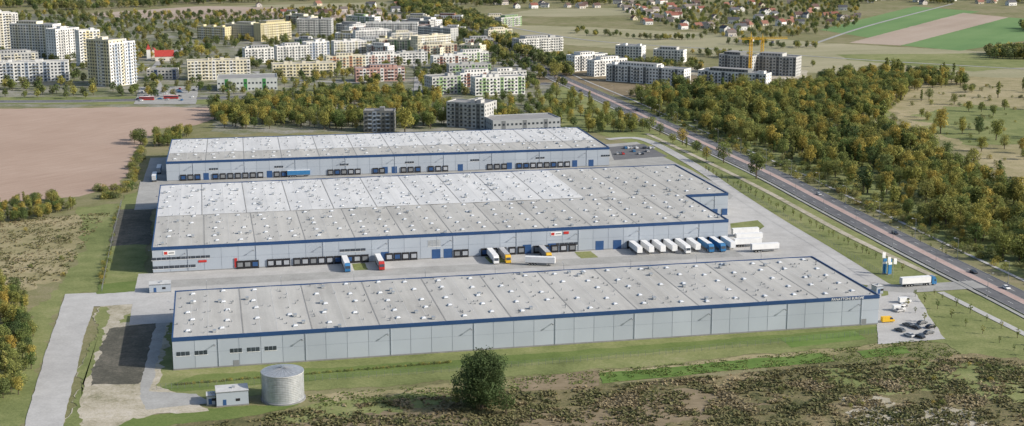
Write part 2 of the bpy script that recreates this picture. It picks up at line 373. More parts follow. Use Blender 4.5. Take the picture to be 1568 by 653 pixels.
    obj('roof',rb.mesh(name+'_roof'),parent=root); obj('roof_equipment',sb.mesh(name+'_skylights'),parent=root)
    return root
def dockrow(O,a,e,us,w=3.3,h=3.9,door=True):
    out=[]
    for u in us:
        s=s_of(O,a,u)
        out.append((e,s-w/2,s+w/2,.02,h,'black',.55))
        if door: out.append((e,s-w/2+.5,s+w/2-.5,1.2,h-.8,random.choice(['doorgrey','steeld','steeld','doorblue']),.58))
    return out
def gate(O,a,e,u,w=4,h=4.6,m='doorblue'):
    s=s_of(O,a,u); return [(e,s-w/2,s+w/2,.02,h,m,.08)]
def win(O,a,e,u0,u1,z0,z1,n=1,m='glass'):
    s0=s_of(O,a,u0,z0);s1=s_of(O,a,u1,z0); out=[]
    w=(s1-s0)/n
    for i in range(n): out.append((e,s0+w*i+.1,s0+w*(i+1)-.1,z0,z1,m,.07))
    out.append((e,s0-.12,s1+.12,z0-.18,z0-.02,'white',.1)); 
    return out
d1=[]
for u0,u1 in ((270,291),(298,318),(352,371),(378,398),(405,424)): d1+=win(O1,A1,0,u0,u1,5.2,6.7,3)
d1+=gate(O1,A1,0,1322,2.2,2.6,'steeld')+gate(O1,A1,0,362,2.0,2.4,'steeld')
w1=warehouse('warehouse',O1,A1,[(0,0),(L1,0),(L1,D1),(0,D1)],0,[(0.4,L1-.4,.4,D1-.4,'roof',5,2,.85)],d1,24.4)
d2=[]
d2+=win(O2,A2,0,232,322,6.0,7.2,12)+win(O2,A2,0,234,300,2.0,3.3,8)
d2+=dockrow(O2,A2,0,list(np.arange(368,402,11.5))+list(np.arange(415,442,12))+list(np.arange(455,520,12.5))+list(np.arange(535,570,12)))
d2+=dockrow(O2,A2,0,list(np.arange(596,640,12.5))+list(np.arange(700,722,12))+list(np.arange(742,800,14)))
d2+=dockrow(O2,A2,0,list(np.arange(822,880,13.5))+list(np.arange(965,1112,17.5)))
for u in (590,668,686,807,845,918,945): d2+=gate(O2,A2,0,u)
d2+=win(O2,A2,0,655,675,6,9,3,'steel')+win(O2,A2,0,520,560,5.6,6.8,5)+win(O2,A2,0,850,885,3.2,4.6,5)
for u0,u1 in ((250,268),(843,860)):
    s0=s_of(O2,A2,u0,9);s1=s_of(O2,A2,u1,9); d2.append((0,s0,s1,8.2,10.0,'white',.15)); d2.append((0,s0+.3,s0+(s1-s0)*.35,8.45,9.75,'red',.2)); d2.append((0,s0+(s1-s0)*.45,s1-.4,8.9,9.3,'cdark',.19))
s0=s_of(O2,A2,863,9);d2.append((0,s0,s0+2.5,8.8,10,'red',.2))
s0=s_of(O2,A2,304,4);d2.append((0,s0,s0+3.6,4.1,5.1,'red',.2)); s0=s_of(O2,A2,359,4);d2.append((0,s0,s0+1.2,1,5.2,'red',.4))
for u in (1075,1090,1105): 
    s=s_of((*toW(O2,A2,0,61),),A2,u)-270
    d2.append((2,s,s+3,0.02,3.6,'doorblue',.3))
w2=warehouse('warehouse',O2,A2,[(0,0),(270,0),(270,61),(293,61),(293,147),(0,147)],0,
  [(0.4,269.6,.4,66,'roof',5,2,.8),(0.4,216,66,146.6,'roofw',6,2,.75),(216,292.6,66,146.6,'roof',6,2,.7),(269.6,292.6,61.4,66,'roof',1,1,0)],d2,22.5)
d3=[]
d3+=dockrow(O3,A3,0,list(np.arange(281,308,11))+list(np.arange(330,402,11.5))+list(np.arange(424,436,11))+list(np.arange(506,556,10.5))+list(np.arange(575,592,10))+list(np.arange(618,650,11))+list(np.arange(660,692,11))+list(np.arange(750,775,11))+list(np.arange(795,872,10.5)))
for u in (316,413,590,604,705,780,880,905): d3+=gate(O3,A3,0,u,3.2,4.4)
for u in range(320,930,100): d3+=win(O3,A3,0,u,u+14,6.0,7.2,4)
w3=warehouse('warehouse',O3,A3,[(0,0),(L3,0),(L3,D3),(0,D3)],0,[(0.4,L3-.4,.4,30,'roof',2,2,.8),(0.4,L3-.4,30,D3-.4,'roofw',4,2,.75)],d3,22.5)
def text(s,size,mat,parent,loc,rot):
    c=bpy.data.curves.new('lettering','FONT'); c.body=s; c.size=size; c.extrude=.04; c.materials.append(M[mat])
    o=bpy.data.objects.new('lettering',c); scene.collection.objects.link(o); o.parent=parent; o.location=loc; o.rotation_euler=rot; return o
text('PANATTONI EUROPE',1.4,'white',w1,(s_of(O1,A1,1273,11),-.2,WALLH-1.2),(math.pi/2,0,0))
BLD=[]
def addfp(O,a,L,D,mg=3): BLD.append((O[0],O[1],math.cos(a),math.sin(a),L,D,mg))
addfp(O1,A1,L1,D1,8);addfp(O2,A2,293,147,8);addfp(O3,A3,L3,D3,5)
# ---------------- apartments ----------------
def cm(col):
    k='w%d_%d_%d'%col
    if k not in M:
        g=sum(col)/3; c2=tuple(x*.74+g*.26 for x in col)
        M[k]=paint('render_'+k,tuple(x*.84 for x in lin(c2)),.8,var=.1,scale=.1)
    return k
def apartment(u0,v0,u1,v1,vtop,depth,wall=(225,220,205),acc=(190,170,110),name='apartment_building',roofc=(155,153,150),pent=True,flo=2.95,balc=True):
    a=P(u0,v0);b=P(u1,v1); L=math.hypot(b[0]-a[0],b[1]-a[1]); ang=math.atan2(b[1]-a[1],b[0]-a[0])
    vm=(v0+v1)/2; h=(vm-vtop)*HC/(vm+145)
    h=max(5,h-depth*.04); nf=max(1,int(round(h/flo))); h=nf*flo+.4
    rr=random.Random(u0*7+v0); W=cm(wall);A=cm(acc);Rf=cm(roofc); mb=MB()
    mb.box(0,L,0,depth,-.5,h,W,Rf)
    for x0,x1,y0,y1 in ((-.05,L+.05,-.05,.3),(-.05,L+.05,depth-.3,depth+.05),(-.05,.3,.31,depth-.31),(L-.3,L+.05,.31,depth-.31)): mb.box(x0,x1,y0,y1,h+.01,h+.65,W)
    if pent:
        for _ in range(max(1,int(L/12))):
            x=rr.uniform(2,max(2.1,L-6)); mb.box(x,x+3.5,depth*.3,depth*.7,h+.02,h+2.4,W,Rf)
    nb=max(2,int(L/3.1)); bw=L/nb
    if pent and L>24 and rr.random()<.6:
        xa=L*rr.uniform(.1,.3); xb=L*rr.uniform(.6,.85); mb.box(xa,xb,1.6,depth-1.6,h+.03,h+3.1,A if rr.random()<.3 else W,Rf)
        for i in range(int((xb-xa)/3)): mb.box(xa+i*3+.7,xa+i*3+2.3,1.55,1.6,h+1,h+2.5,'glass')
    for i in range(nb):
        bal= balc and (i%4 in (1,) or i%7==3)
        accb = (i%5==2)
        if accb:
            mb.box(i*bw+.1,(i+1)*bw-.1,-.12,-.0,0,h,A)
            mb.box(i*bw+.1,(i+1)*bw-.1,depth,depth+.12,0,h,A)
        for f in range(nf):
            z=f*flo+.9; x0=i*bw+bw*.24;x1=(i+1)*bw-bw*.24
            o=.17 if accb else .05
            mb.box(x0,x1,-o,0,z,z+1.5,'glass'); mb.box(x0,x1,depth,depth+o,z,z+1.5,'glass')
            if bal and f>0:
                mb.box(i*bw+.15,(i+1)*bw-.15,-1.4,-.18,f*flo,f*flo+.15,W); mb.box(i*bw+.15,(i+1)*bw-.15,-1.4,-1.3,f*flo+.16,f*flo+1.1,A)
    ne=max(1,int(depth/4))
    for i in range(ne):
        for f in range(nf):
            y=depth*(i+.5)/ne; z=f*flo+.9
            mb.box(-.05,0,y-.6,y+.6,z,z+1.5,'glass'); mb.box(L,L+.05,y-.6,y+.6,z,z+1.5,'glass')
    addfp(a,ang,L,depth,4)
    return obj(name,mb.mesh(name),(a[0],a[1],0),ang)
WH=(236,234,228);CR=(230,220,188);YL=(224,208,150);GR=(190,190,186);PK=(205,155,140);GN=(150,185,120);BL=(150,165,185);DG=(120,122,120);OR=(205,140,95);BR=(150,95,75)
AP=[(-30,84,22,82,18,16,WH,CR),(18,88,84,90,36,16,WH,CR),(88,94,124,90,42,16,WH,GR),(136,131,170,134,62,18,CR,YL),(171,134,210,128,66,16,WH,BL),(124,102,156,100,44,14,WH,YL),(-40,108,60,104,84,14,GR,CR),(0,127,106,124,96,13,WH,BL),(60,76,98,74,48,14,CR,GR),
(-20,60,30,58,22,14,WH,GR),
(302,60,345,62,40,14,YL,WH),(345,60,400,62,36,14,CR,GR),(400,64,446,60,34,14,YL,CR),(455,56,508,56,30,20,GR,WH),(515,52,560,54,38,14,GR,WH),(560,58,640,58,36,14,WH,GR),(640,60,690,64,42,14,GR,WH),(545,72,600,70,46,13,WH,GR),(600,76,640,74,50,13,GR,CR),(640,82,690,78,55,13,CR,WH),
(288,124,384,121,92,14,CR,WH),(376,98,420,96,72,13,WH,GR),(425,94,470,92,70,13,WH,GR),(418,119,515,116,96,14,CR,YL),(470,92,505,90,62,13,WH,BL),(512,86,562,84,62,13,WH,CR),(545,126,620,124,104,13,PK,WH),(500,106,560,104,86,12,CR,OR),(560,104,612,102,84,12,WH,PK),(612,100,655,98,80,12,GR,WH),
(662,146,706,143,118,16,GR,GN,),(728,147,804,144,120,16,WH,GN),(664,106,716,104,84,12,WH,BR),(688,120,752,118,98,12,GR,GN),(705,134,760,131,112,11,WH,BR),(752,132,806,129,110,12,GR,WH),(640,92,700,90,70,11,CR,BR),(700,100,748,98,82,11,WH,GN),
(795,82,862,78,58,16,GR,WH),
(880,110,930,106,84,14,WH,DG),(910,118,960,114,90,12,WH,GR),(928,124,1047,133,100,14,WH,DG),(942,92,982,94,70,13,WH,GR),(1000,94,1046,96,75,13,WH,GR),(1068,134,1172,141,110,14,WH,DG),(1100,112,1150,116,84,16,GR,DG),(1152,114,1218,118,86,16,GR,DG),
(557,203,604,203,170,14,DG,BL),(684,194,742,198,158,16,GR,DG),(712,178,742,182,152,14,GR,DG)]
for t in AP: apartment(*t)
apartment(755,204,858,199,186,26,(170,175,180),(120,125,130),name='low_hall',pent=False,balc=False,flo=4)
apartment(333,140,425,138,122,34,(200,205,200),(60,150,70),name='supermarket',pent=False,balc=False,flo=5)
apartment(225,122,270,122,104,12,(215,210,200),(90,110,150),name='shop_building',pent=False,balc=False)
rr=random.Random(3)
for i in range(26):
    u=rr.uniform(430,780); v=rr.uniform(34,95)
    if v>55+ (u-430)*.15+30: continue
    apartment(u,v,u+rr.uniform(22,48),v+rr.uniform(-3,3),v-rr.uniform(11,18),12,rr.choice([WH,WH,GR,CR,CR]),rr.choice([YL,GR,BR,GN]))
# ---------------- houses ----------------
def house_mesh(name,L,D,h,rh,wall,roof,rk=None):
    mb=MB(); W=cm(wall);Rf=rk or cm(roof)
    mb.box(-L/2,L/2,-D/2,D/2,-.3,h,W)
    e=.5
    mb.face([(-L/2-e,-D/2-e,h-.25),(L/2+e,-D/2-e,h-.25),(L/2+e,0,h+rh),(-L/2-e,0,h+rh)],Rf)
    mb.face([(L/2+e,D/2+e,h-.25),(-L/2-e,D/2+e,h-.25),(-L/2-e,0,h+rh),(L/2+e,0,h+rh)],Rf)
    for x in (-L/2,L/2): mb.face([(x,-D/2,h),(x,D/2,h),(x,0,h+rh-.1)],W)
    mb.box(L*.2,L*.2+.8,.6,1.4,h,h+rh+.9,cm((150,90,70)))
    for x in (-L*.3,0,L*.3):
        mb.box(x-.6,x+.6,-D/2-.05,-D/2,1,2.5,'glass'); mb.box(x-.6,x+.6,D/2,D/2+.05,1,2.5,'glass')
    mb.box(-.5-L*.15,.5-L*.15,-D/2-.06,-D/2,0,2.1,'doorblue')
    for x,o in ((-L/2-.05,0),(L/2,0)): mb.box(x,x+.05,-.7,.7,h-.2,h+1.2,'glass'); mb.box(x,x+.05,-2.5,-1.2,1,2.4,'glass')
    return mb.mesh(name)
HM=[house_mesh('house',13,10,5.5,3.8,WH,(150,85,68)),house_mesh('house',12,9,4,4.2,(225,215,200),(105,78,70)),house_mesh('house',15,10,5.5,3.4,WH,(95,95,100)),house_mesh('house',11,9,3.4,4.4,(230,215,180),(155,98,78)),house_mesh('house',12,10,5,3.4,(210,200,190),(125,112,105))]
rr=random.Random(11)
hp=[]
for i in range(120):
    u=rr.uniform(960,1320); v=rr.uniform(4,62)
    if v>20+ (1-abs(u-1130)/260)*38: continue
    hp.append((u,v))
for i in range(18): hp.append((rr.uniform(1330,1600),rr.uniform(0,9)))
for i in range(18): hp.append((rr.uniform(740,980),rr.uniform(2,14)))
for i in range(14): hp.append((rr.uniform(360,620),rr.uniform(8,28)))
for u,v in hp:
    p=P(u,v); obj('house',rr.choice(HM),(p[0],p[1],0),rr.choice([.3,.5,1.9,-.2,.9]),scale=rr.uniform(.8,1.05)); addfp((p[0]-6,p[1]-6),0,12,12,2)
a=P(222,96); o=obj('red_roof_building',house_mesh('church',19,11,5,6,(225,215,200),None,'redroof'),(P(252,93)[0],P(252,93)[1],0),.25); addfp((a[0],a[1]-10),0,48,26,2)
o=obj('red_roof_building',house_mesh('church_wing',15,10,4,6,(225,215,200),None,'redroof'),(P(236,88)[0],P(236,88)[1],0),1.8)
mb=MB(); mb.box(-2,2,-2,2,0,11,cm(WH)); 
T=[(-2.3,-2.3,11),(2.3,-2.3,11),(2.3,2.3,11),(-2.3,2.3,11)]
for i in range(4): mb.face([T[i],T[(i+1)%4],(0,0,17)],'redroof')
p=P(228,92); obj('bell_tower',mb.mesh('bell_tower'),(p[0],p[1],0),.25)
# ---------------- roads ----------------
road=line([(700,40),(770,80),(820,104),(862,125),(930,155),(1000,188),(1090,229),(1180,271),(1260,313),(1350,360),(1440,406),(1568,470),(1700,540)],8)
zr=nextz()+.004
ribbon('footpath',road,-23,-21,'concrete',zr)
ribbon('main_road',road,-12,-5.2,'asphalt',zr)
ribbon('road_median',road,-4.9,-1.2,'redpave',zr+.02,h=.12)
ribbon('main_road',road,-1.0,6.0,'asphalt',zr)
ribbon('pavement',road,7.4,9.2,'concrete2',zr+.02,h=.1)
for o in (-12.2,-5.2,-1.2,6.0): ribbon('kerb',road,o,o+.2,'kerb',zr,h=.14)
for o in (-8.7,2.4): ribbon('lane_marking',road,o,o+.2,'marking',zr+.006,dash=2)
path=line([(990,205),(1090,252),(1180,297),(1300,362),(1430,424)],8); ribbon('service_path',path,-1.8,1.8,'sand',zr)
per=line([(930,214),(985,214),(1060,252),(1125,296),(1190,338),(1260,380),(1350,436),(1375,446)],6); ribbon('perimeter_road',per,-3.5,3.5,'concrete',zr+.005)
ent=line([(1330,438),(1380,443),(1440,440),(1500,436)],5); ribbon('entrance_road',ent,-6,6,'concrete2',zr+.01)
side=line([(1440,448),(1500,478),(1568,512),(1660,560)],6); ribbon('pavement',side,-1.6,1.6,'concrete',zr)
ts=line([(-80,156),(120,155),(330,150),(430,146),(640,140),(840,128)],10); ribbon('town_street',ts,-6,6,'asphalt',zr); ribbon('town_pavement',ts,7,10,'concrete2',zr)
ribbon('lane_marking',ts,-.2,.2,'marking',zr+.006,dash=2)
for pts in ([(250,150),(240,100),(300,70),(420,66)],[(640,140),(630,90),(560,62),(500,40)],[(560,128),(440,122),(390,110)],[(640,100),(760,96),(830,112)],[(0,92),(110,96),(230,100)]):
    ribbon('town_street',line(pts,10),-3.5,3.5,'concrete2',zr+.011)
ribbon('country_lane',line([(760,38),(900,62),(1100,76),(1320,92),(1600,108)],15),-2.5,2.5,'concrete2',zr)
ribbon('country_lane',line([(1240,70),(1330,40),(1460,6)],15),-2.5,2.5,'concrete2',zr+.006)
patch('car_park',[(205,160),(300,160),(305,132),(215,134)],'concrete2',.5,z=zr+.016)
patch('construction_ground',[(1040,104),(1235,108),(1240,122),(1180,122),(1060,116)],'sand',2,z=zr+.016)
# ---------------- trees ----------------
def tree_mesh(name,seed,h,r,nl,ls,leaf,cb=.22,nlobes=12,prof='round',trunk=True):
    g=np.random.default_rng(seed); mb=MB()
    cs=[];rs=[]
    for i in range(nlobes):
        zf=cb+.08+(.94-cb-.08)*((i+.5)/nlobes); t=(zf-cb)/(1-cb)
        if prof=='round': pr=math.sin(math.pi*min(1,max(.12,t*.8+.12)))**.6
        elif prof=='poplar': pr=.35+.5*math.sin(math.pi*t)
        else: pr=1-t*.9
        th=i*2.399+g.uniform(-.5,.5); rad=r*pr*g.uniform(.35,.68)
        lr=r*g.uniform(.34,.52)*(.6+.4*pr)
        zc=min(h*zf,h-lr*.6)
        cs.append((rad*math.cos(th),rad*math.sin(th),zc)); rs.append(lr)
    cs=np.array(cs);rs=np.array(rs)
    if trunk:
        lean=g.uniform(-.03,.03,2)*h
        tr=max(.1,h*.022); mid=(lean[0]*.5,lean[1]*.5,h*.4); top=(lean[0],lean[1],h*.8)
        mb.tube((0,0,-.3),mid,tr*1.3,tr*.8,7,'bark'); mb.tube(mid,top,tr*.8,tr*.2,6,'bark')
        for c in cs[::1]:
            z0=max(h*cb*.7,c[2]-r*.7); k=min(1,z0/(h*.8)); mb.tube((lean[0]*k,lean[1]*k,z0),tuple(c),tr*.35,tr*.08,4,'bark',False)
    w=rs**2; li=g.choice(nlobes,nl,p=w/w.sum())
    d=g.normal(size=(nl,3)); d/=np.linalg.norm(d,axis=1)[:,None]
    rad=rs[li]*(.5+.55*np.sqrt(g.random(nl)))*(1+.18*np.sin(d[:,0]*5+li)+.15*np.sin(d[:,2]*6+li*2))
    pos=cs[li]+d*rad[:,None]*np.array([1,1,.82])
    n=d*.8+g.normal(size=(nl,3))*.5+np.array([0,0,.25]); n/=np.linalg.norm(n,axis=1)[:,None]
    a=np.cross(n,g.normal(size=(nl,3))); a/=np.linalg.norm(a,axis=1)[:,None]; b=np.cross(n,a)
    s=ls*g.uniform(.55,1.25,nl)*.5; s2=s*g.uniform(.6,1.,nl)
    lt=g.uniform(.7,1.35,nlobes); tint=lt[li]*g.uniform(.75,1.25,nl)
    A=a*s[:,None];B=b*s2[:,None]
    q=np.stack([pos-A-B*.4,pos-A*.2-B,pos+A+B*.2,pos+A*.1+B],1).reshape(-1,3)
    i0=len(mb.v); mb.v.extend(map(tuple,q.tolist())); mi=mb.mi(leaf)
    for k in range(nl): mb.f.append((i0+4*k,i0+4*k+1,i0+4*k+2,i0+4*k+3))
    mb.m+= [mi]*nl; mb.t+=tint.tolist()
    return mb.mesh(name,True)
def coll(name,meshes):
    c=bpy.data.collections.new(name)
    for m in meshes: c.objects.link(bpy.data.objects.new(m.name,m))
    return c
near=[tree_mesh('deciduous_tree',i,10+1.5*(i%2),3.7+.5*(i%3),1300,.62,['leafG','leafY','leafG','leafY','leafD','leafG','leafY'][i],nlobes=11+i) for i in range(7)]
near.append(tree_mesh('poplar_tree',21,14,2.3,1100,.6,'leafG',.12,14,'poplar'))
far=[tree_mesh('deciduous_tree',40+i,10,4.2,420,1.15,['leafHaze','leafD','leafHaze','leafG','leafY'][i],nlobes=10) for i in range(5)]
shr=[tree_mesh('shrub',60+i,3.2,2.4,380,.42,['leafG','leafY','leafHaze'][i],.02,8,trunk=True) for i in range(3)]
young=[tree_mesh('young_tree',80+i,4,1.0,160,.35,'leafG',.3,7) for i in range(2)]
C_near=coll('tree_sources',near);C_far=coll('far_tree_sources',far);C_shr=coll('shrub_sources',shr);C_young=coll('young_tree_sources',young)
groups={}
def gn(c):
    if c.name in groups: return groups[c.name]
    ng=bpy.data.node_groups.new('scatter_'+c.name,'GeometryNodeTree')
    ng.interface.new_socket('Geometry',in_out='INPUT',socket_type='NodeSocketGeometry'); ng.interface.new_socket('Geometry',in_out='OUTPUT',socket_type='NodeSocketGeometry')
    N=ng.nodes;L=ng.links; gi=N.new('NodeGroupInput');go=N.new('NodeGroupOutput')
    ci=N.new('GeometryNodeCollectionInfo'); ci.inputs['Collection'].default_value=c; ci.inputs['Separate Children'].default_value=True; ci.inputs['Reset Children'].default_value=True
    ip=N.new('GeometryNodeInstanceOnPoints'); ip.inputs['Pick Instance'].default_value=True
    rv=N.new('FunctionNodeRandomValue'); rv.data_type='FLOAT_VECTOR'; rv.inputs[0].default_value=(0,0,0); rv.inputs[1].default_value=(0,0,6.283)
    na=N.new('GeometryNodeInputNamedAttribute'); na.data_type='FLOAT'; na.inputs['Name'].default_value='scl'
    L.new(gi.outputs[0],ip.inputs['Points']); L.new(ci.outputs[0],ip.inputs['Instance']); L.new(rv.outputs[0],ip.inputs['Rotation']); L.new(na.outputs['Attribute'],ip.inputs['Scale']); L.new(ip.outputs[0],go.inputs[0])
    groups[c.name]=ng; return ng
def blocked(x,y):
    for (ox,oy,c,s,L,D,mg) in BLD:
        dx=x-ox;dy=y-oy; a=dx*c+dy*s; b=-dx*s+dy*c
        if -mg<a<L+mg and -mg-2<b<D+mg: return True
    return False
roadpts=np.array([(p.x,p.y) for p in road]); tspts=np.array([(p.x,p.y) for p in ts])
def scatter(name,polys,spacing,prob,smin,smax,c,clump=0,clear=26,seed=1,thr=0):
    rr=random.Random(seed); pts=[];sc=[]
    for poly in polys:
        g=[P(*p) for p in poly]; xs=[p[0] for p in g];ys=[p[1] for p in g]
        n=len(g); x0,x1,y0,y1=min(xs),max(xs),min(ys),max(ys)
        for _ in range(int((x1-x0)*(y1-y0)/spacing**2*1.15)):
                px=rr.uniform(x0,x1);py=rr.uniform(y0,y1)
                if rr.random()>prob: continue
                if clump and noise.noise(Vector((px/clump,py/clump,seed)))<thr: continue
                ins=False;j=n-1
                for i in range(n):
                    if (g[i][1]>py)!=(g[j][1]>py) and px<(g[j][0]-g[i][0])*(py-g[i][1])/(g[j][1]-g[i][1])+g[i][0]: ins=not ins
                    j=i
                if not ins or blocked(px,py): continue
                if clear and (np.min((roadpts[:,0]-px)**2+(roadpts[:,1]-py)**2)<clear**2 or np.min((tspts[:,0]-px)**2+(tspts[:,1]-py)**2)<100): continue
                k=noise.noise(Vector((px/30,py/30,seed+5)))*.5+.5
                pts.append((px,py,0)); sc.append(smin+(smax-smin)*min(1,max(0,.5*k+.5*rr.random()+rr.choice([0,0,-.15,.15]))))
    me=bpy.data.meshes.new(name); me.from_pydata(pts,[],[]); a=me.attributes.new('scl','FLOAT','POINT'); a.data.foreach_set('value',sc)
    o=obj(name,me); m=o.modifiers.new('scatter','NODES'); m.node_group=gn(c); print(name,len(pts)); return o
forest=[(968,150),(1040,138),(1200,140),(1290,118),(1370,112),(1395,140),(1340,190),(1390,215),(1450,240),(1500,262),(1600,320),(1640,360),(1640,440),(1568,415),(1500,385),(1430,352),(1330,300),(1250,262),(1190,240),(1080,200),(1000,172)]
scatter('forest',[forest],7.2,.85,.45,1.5,C_near,28,15,3,thr=-.22)
scatter('forest_undergrowth',[forest],5,.4,.5,1.3,C_shr,0,14,33)
scatter('forest_edge_shrubs',[[(1000,172),(1250,262),(1640,440),(1640,460),(1250,290),(1000,190)]],5,.6,.6,1.5,C_shr,0,13,4)
scatter('tree_group',[[(1370,112),(1470,118),(1480,132),(1400,140)]],8,.8,.7,1.1,C_near,0,10,5)
scatter('meadow_trees',[[(1400,150),(1640,125),(1640,330),(1520,262),(1400,205)]],14,.22,.4,1.3,C_near,40,10,6,thr=-.1)
scatter('meadow_shrubs',[[(1340,140),(1640,125),(1640,330),(1520,262),(1340,195)]],8,.35,.3,1.1,C_shr,22,10,7,thr=.1)
scatter('tree_belt',[[(322,165),(430,152),(545,146),(655,150),(690,165),(690,195),(640,203),(555,200),(330,198)]],7.4,.8,.6,1.3,C_near,30,6,8,thr=-.25)
scatter('tree_belt',[[(740,160),(800,160),(900,165),(975,190),(975,206),(900,203),(860,196),(745,196)]],8,.6,.5,1.1,C_near,0,14,9)
scatter('tree_belt',[[(800,118),(870,135),(900,165),(740,155),(800,150)]],9,.5,.5,1.,C_near,40,12,10)
scatter('roadside_trees',[[(880,135),(985,180),(1110,245),(1090,252),(960,190),(870,150)]],9,.35,.5,1.0,C_near,0,14,12)
scatter('town_trees',[[(-100,160),(-100,22),(300,22),(620,10),(680,20),(800,90),(880,130),(800,150),(640,150),(330,150)]],11.5,.4,.45,1.1,C_far,0,6,11)
scatter('avenue_trees',[[(600,2),(640,0),(740,30),(800,70),(880,118),(850,125),(760,92),(690,52),(620,20)]],11,.85,.8,1.5,C_far,0,8,13)
scatter('distant_woodland',[[(-150,24),(-150,-30),(560,-25),(560,0),(340,6),(150,16)]],14,.8,.9,1.5,C_far,90,0,14,thr=-.1)
scatter('distant_woodland',[[(620,10),(700,-30),(1700,-30),(1700,4),(1400,8),(1200,2),(1000,8),(800,12)]],14,.75,.8,1.4,C_far,90,0,15)
scatter('village_trees',[[(960,10),(1320,0),(1310,44),(1200,60),(1080,56),(960,30)]],13,.45,.5,1.0,C_far,0,0,16)
scatter('hedgerow',[[(880,46),(1100,60),(1250,72),(1250,78),(1080,68),(880,54)],[(1180,98),(1300,104),(1480,122),(1300,112)],[(1050,78),(1180,92),(1170,97),(1050,84)]],9,.6,.5,.9,C_far,60,0,17)
scatter('field_edge_trees',[[(1500,82),(1640,74),(1640,92),(1520,92)],[(1560,44),(1640,40),(1640,50),(1570,50)]],9,.8,.9,1.3,C_far,0,0,18)
scatter('village_trees',[[(820,88),(980,92),(1080,100),(1070,112),(900,100),(830,98)],[(960,142),(1100,146),(1060,150),(960,150)]],9,.6,.5,1.0,C_far,0,12,19)
scatter('copse',[[(-90,320),(30,312),(75,305),(115,318),(95,330),(30,342),(-90,352)]],4.6,.85,.35,.75,C_near,0,0,20)
scatter('copse',[[(-90,430),(10,425),(38,460),(52,520),(48,570),(25,610),(-90,640)]],4.8,.85,.35,.85,C_near,0,0,21)
scatter('field_edge_shrubs',[[(145,292),(190,288),(205,240),(214,225),(222,232),(205,290),(185,306),(150,306)]],4,.8,.6,1.5,C_shr,0,0,22)
scatter('tree_group',[[(204,212),(292,206),(296,222),(206,228)]],6.5,.8,.5,.95,C_near,0,0,23)
scatter('hedge_row',[[(176,318),(184,318),(160,440),(150,440)]],3.2,.8,.3,.8,C_shr,0,0,24)
scatter('meadow_shrubs',[[(-80,345),(150,325),(90,440),(0,430)]],7,.2,.2,.7,C_shr,16,0,25,thr=.1)
scatter('scrub_bushes',[[(480,650),(700,600),(800,604),(1280,560),(1568,545),(1640,560),(1640,700),(400,700)]],5,.22,.1,.42,C_shr,10,0,26,thr=.18)
scatter('scrub_bushes',[[(1180,600),(1290,570),(1568,548),(1640,560),(1640,640),(1300,640)]],4,.4,.15,.6,C_shr,9,0,27,thr=.18)
def rowpts(name,lines,step,c,s=(.7,1.2),j=.6):
    pts=[];sc=[]
    for l in lines:
        for p in line(l,step): pts.append((p.x+random.uniform(-j,j),p.y+random.uniform(-j,j),0)); sc.append(random.uniform(*s))
    me=bpy.data.meshes.new(name); me.from_pydata(pts,[],[]); a=me.attributes.new('scl','FLOAT','POINT'); a.data.foreach_set('value',sc)
    o=obj(name,me); m=o.modifiers.new('scatter','NODES'); m.node_group=gn(c)
rowpts('young_trees',[[(1080,262),(1200,325),(1330,392)],[(1130,285),(1260,355),(1380,415)],[(1330,330),(1450,392)],[(1400,455),(1480,500),(1568,545)],[(1430,452),(1510,492),(1600,540)],[(1390,470),(1430,505)]],9,C_young,(.6,1.1))
rowpts('hedge',[[(272,590),(470,574),(690,556)]],1.1,C_shr,(.2,.36),.3)
hero=tree_mesh('deciduous_tree_large',101,19,9.0,17000,.62,'leafD',.10,26)
p=P(738,626); obj('deciduous_tree',hero,(p[0],p[1],0),.4)
p=P(775,636); obj('deciduous_tree',near[4],(p[0],p[1],0),1.4,scale=.75)
p=P(700,622); obj('deciduous_tree',near[5],(p[0],p[1],0),2.4,scale=.55)
for (u,v,s,k) in [(620,204,1.9,6),(505,196,1.5,3),(1158,274,1.6,0),(1108,250,1.2,5),(1045,222,1.0,1),(995,202,1.1,2),(215,222,1.15,4),(275,212,.9,1),(850,122,1.6,2),(1440,205,1.6,3),(1525,215,1.5,6),(1350,205,1.8,7),(1365,135,1.4,4),(875,172,1.0,3)]:
    p=P(u,v); obj('poplar_tree' if k==7 else 'deciduous_tree',near[k],(p[0],p[1],0),u,scale=s)
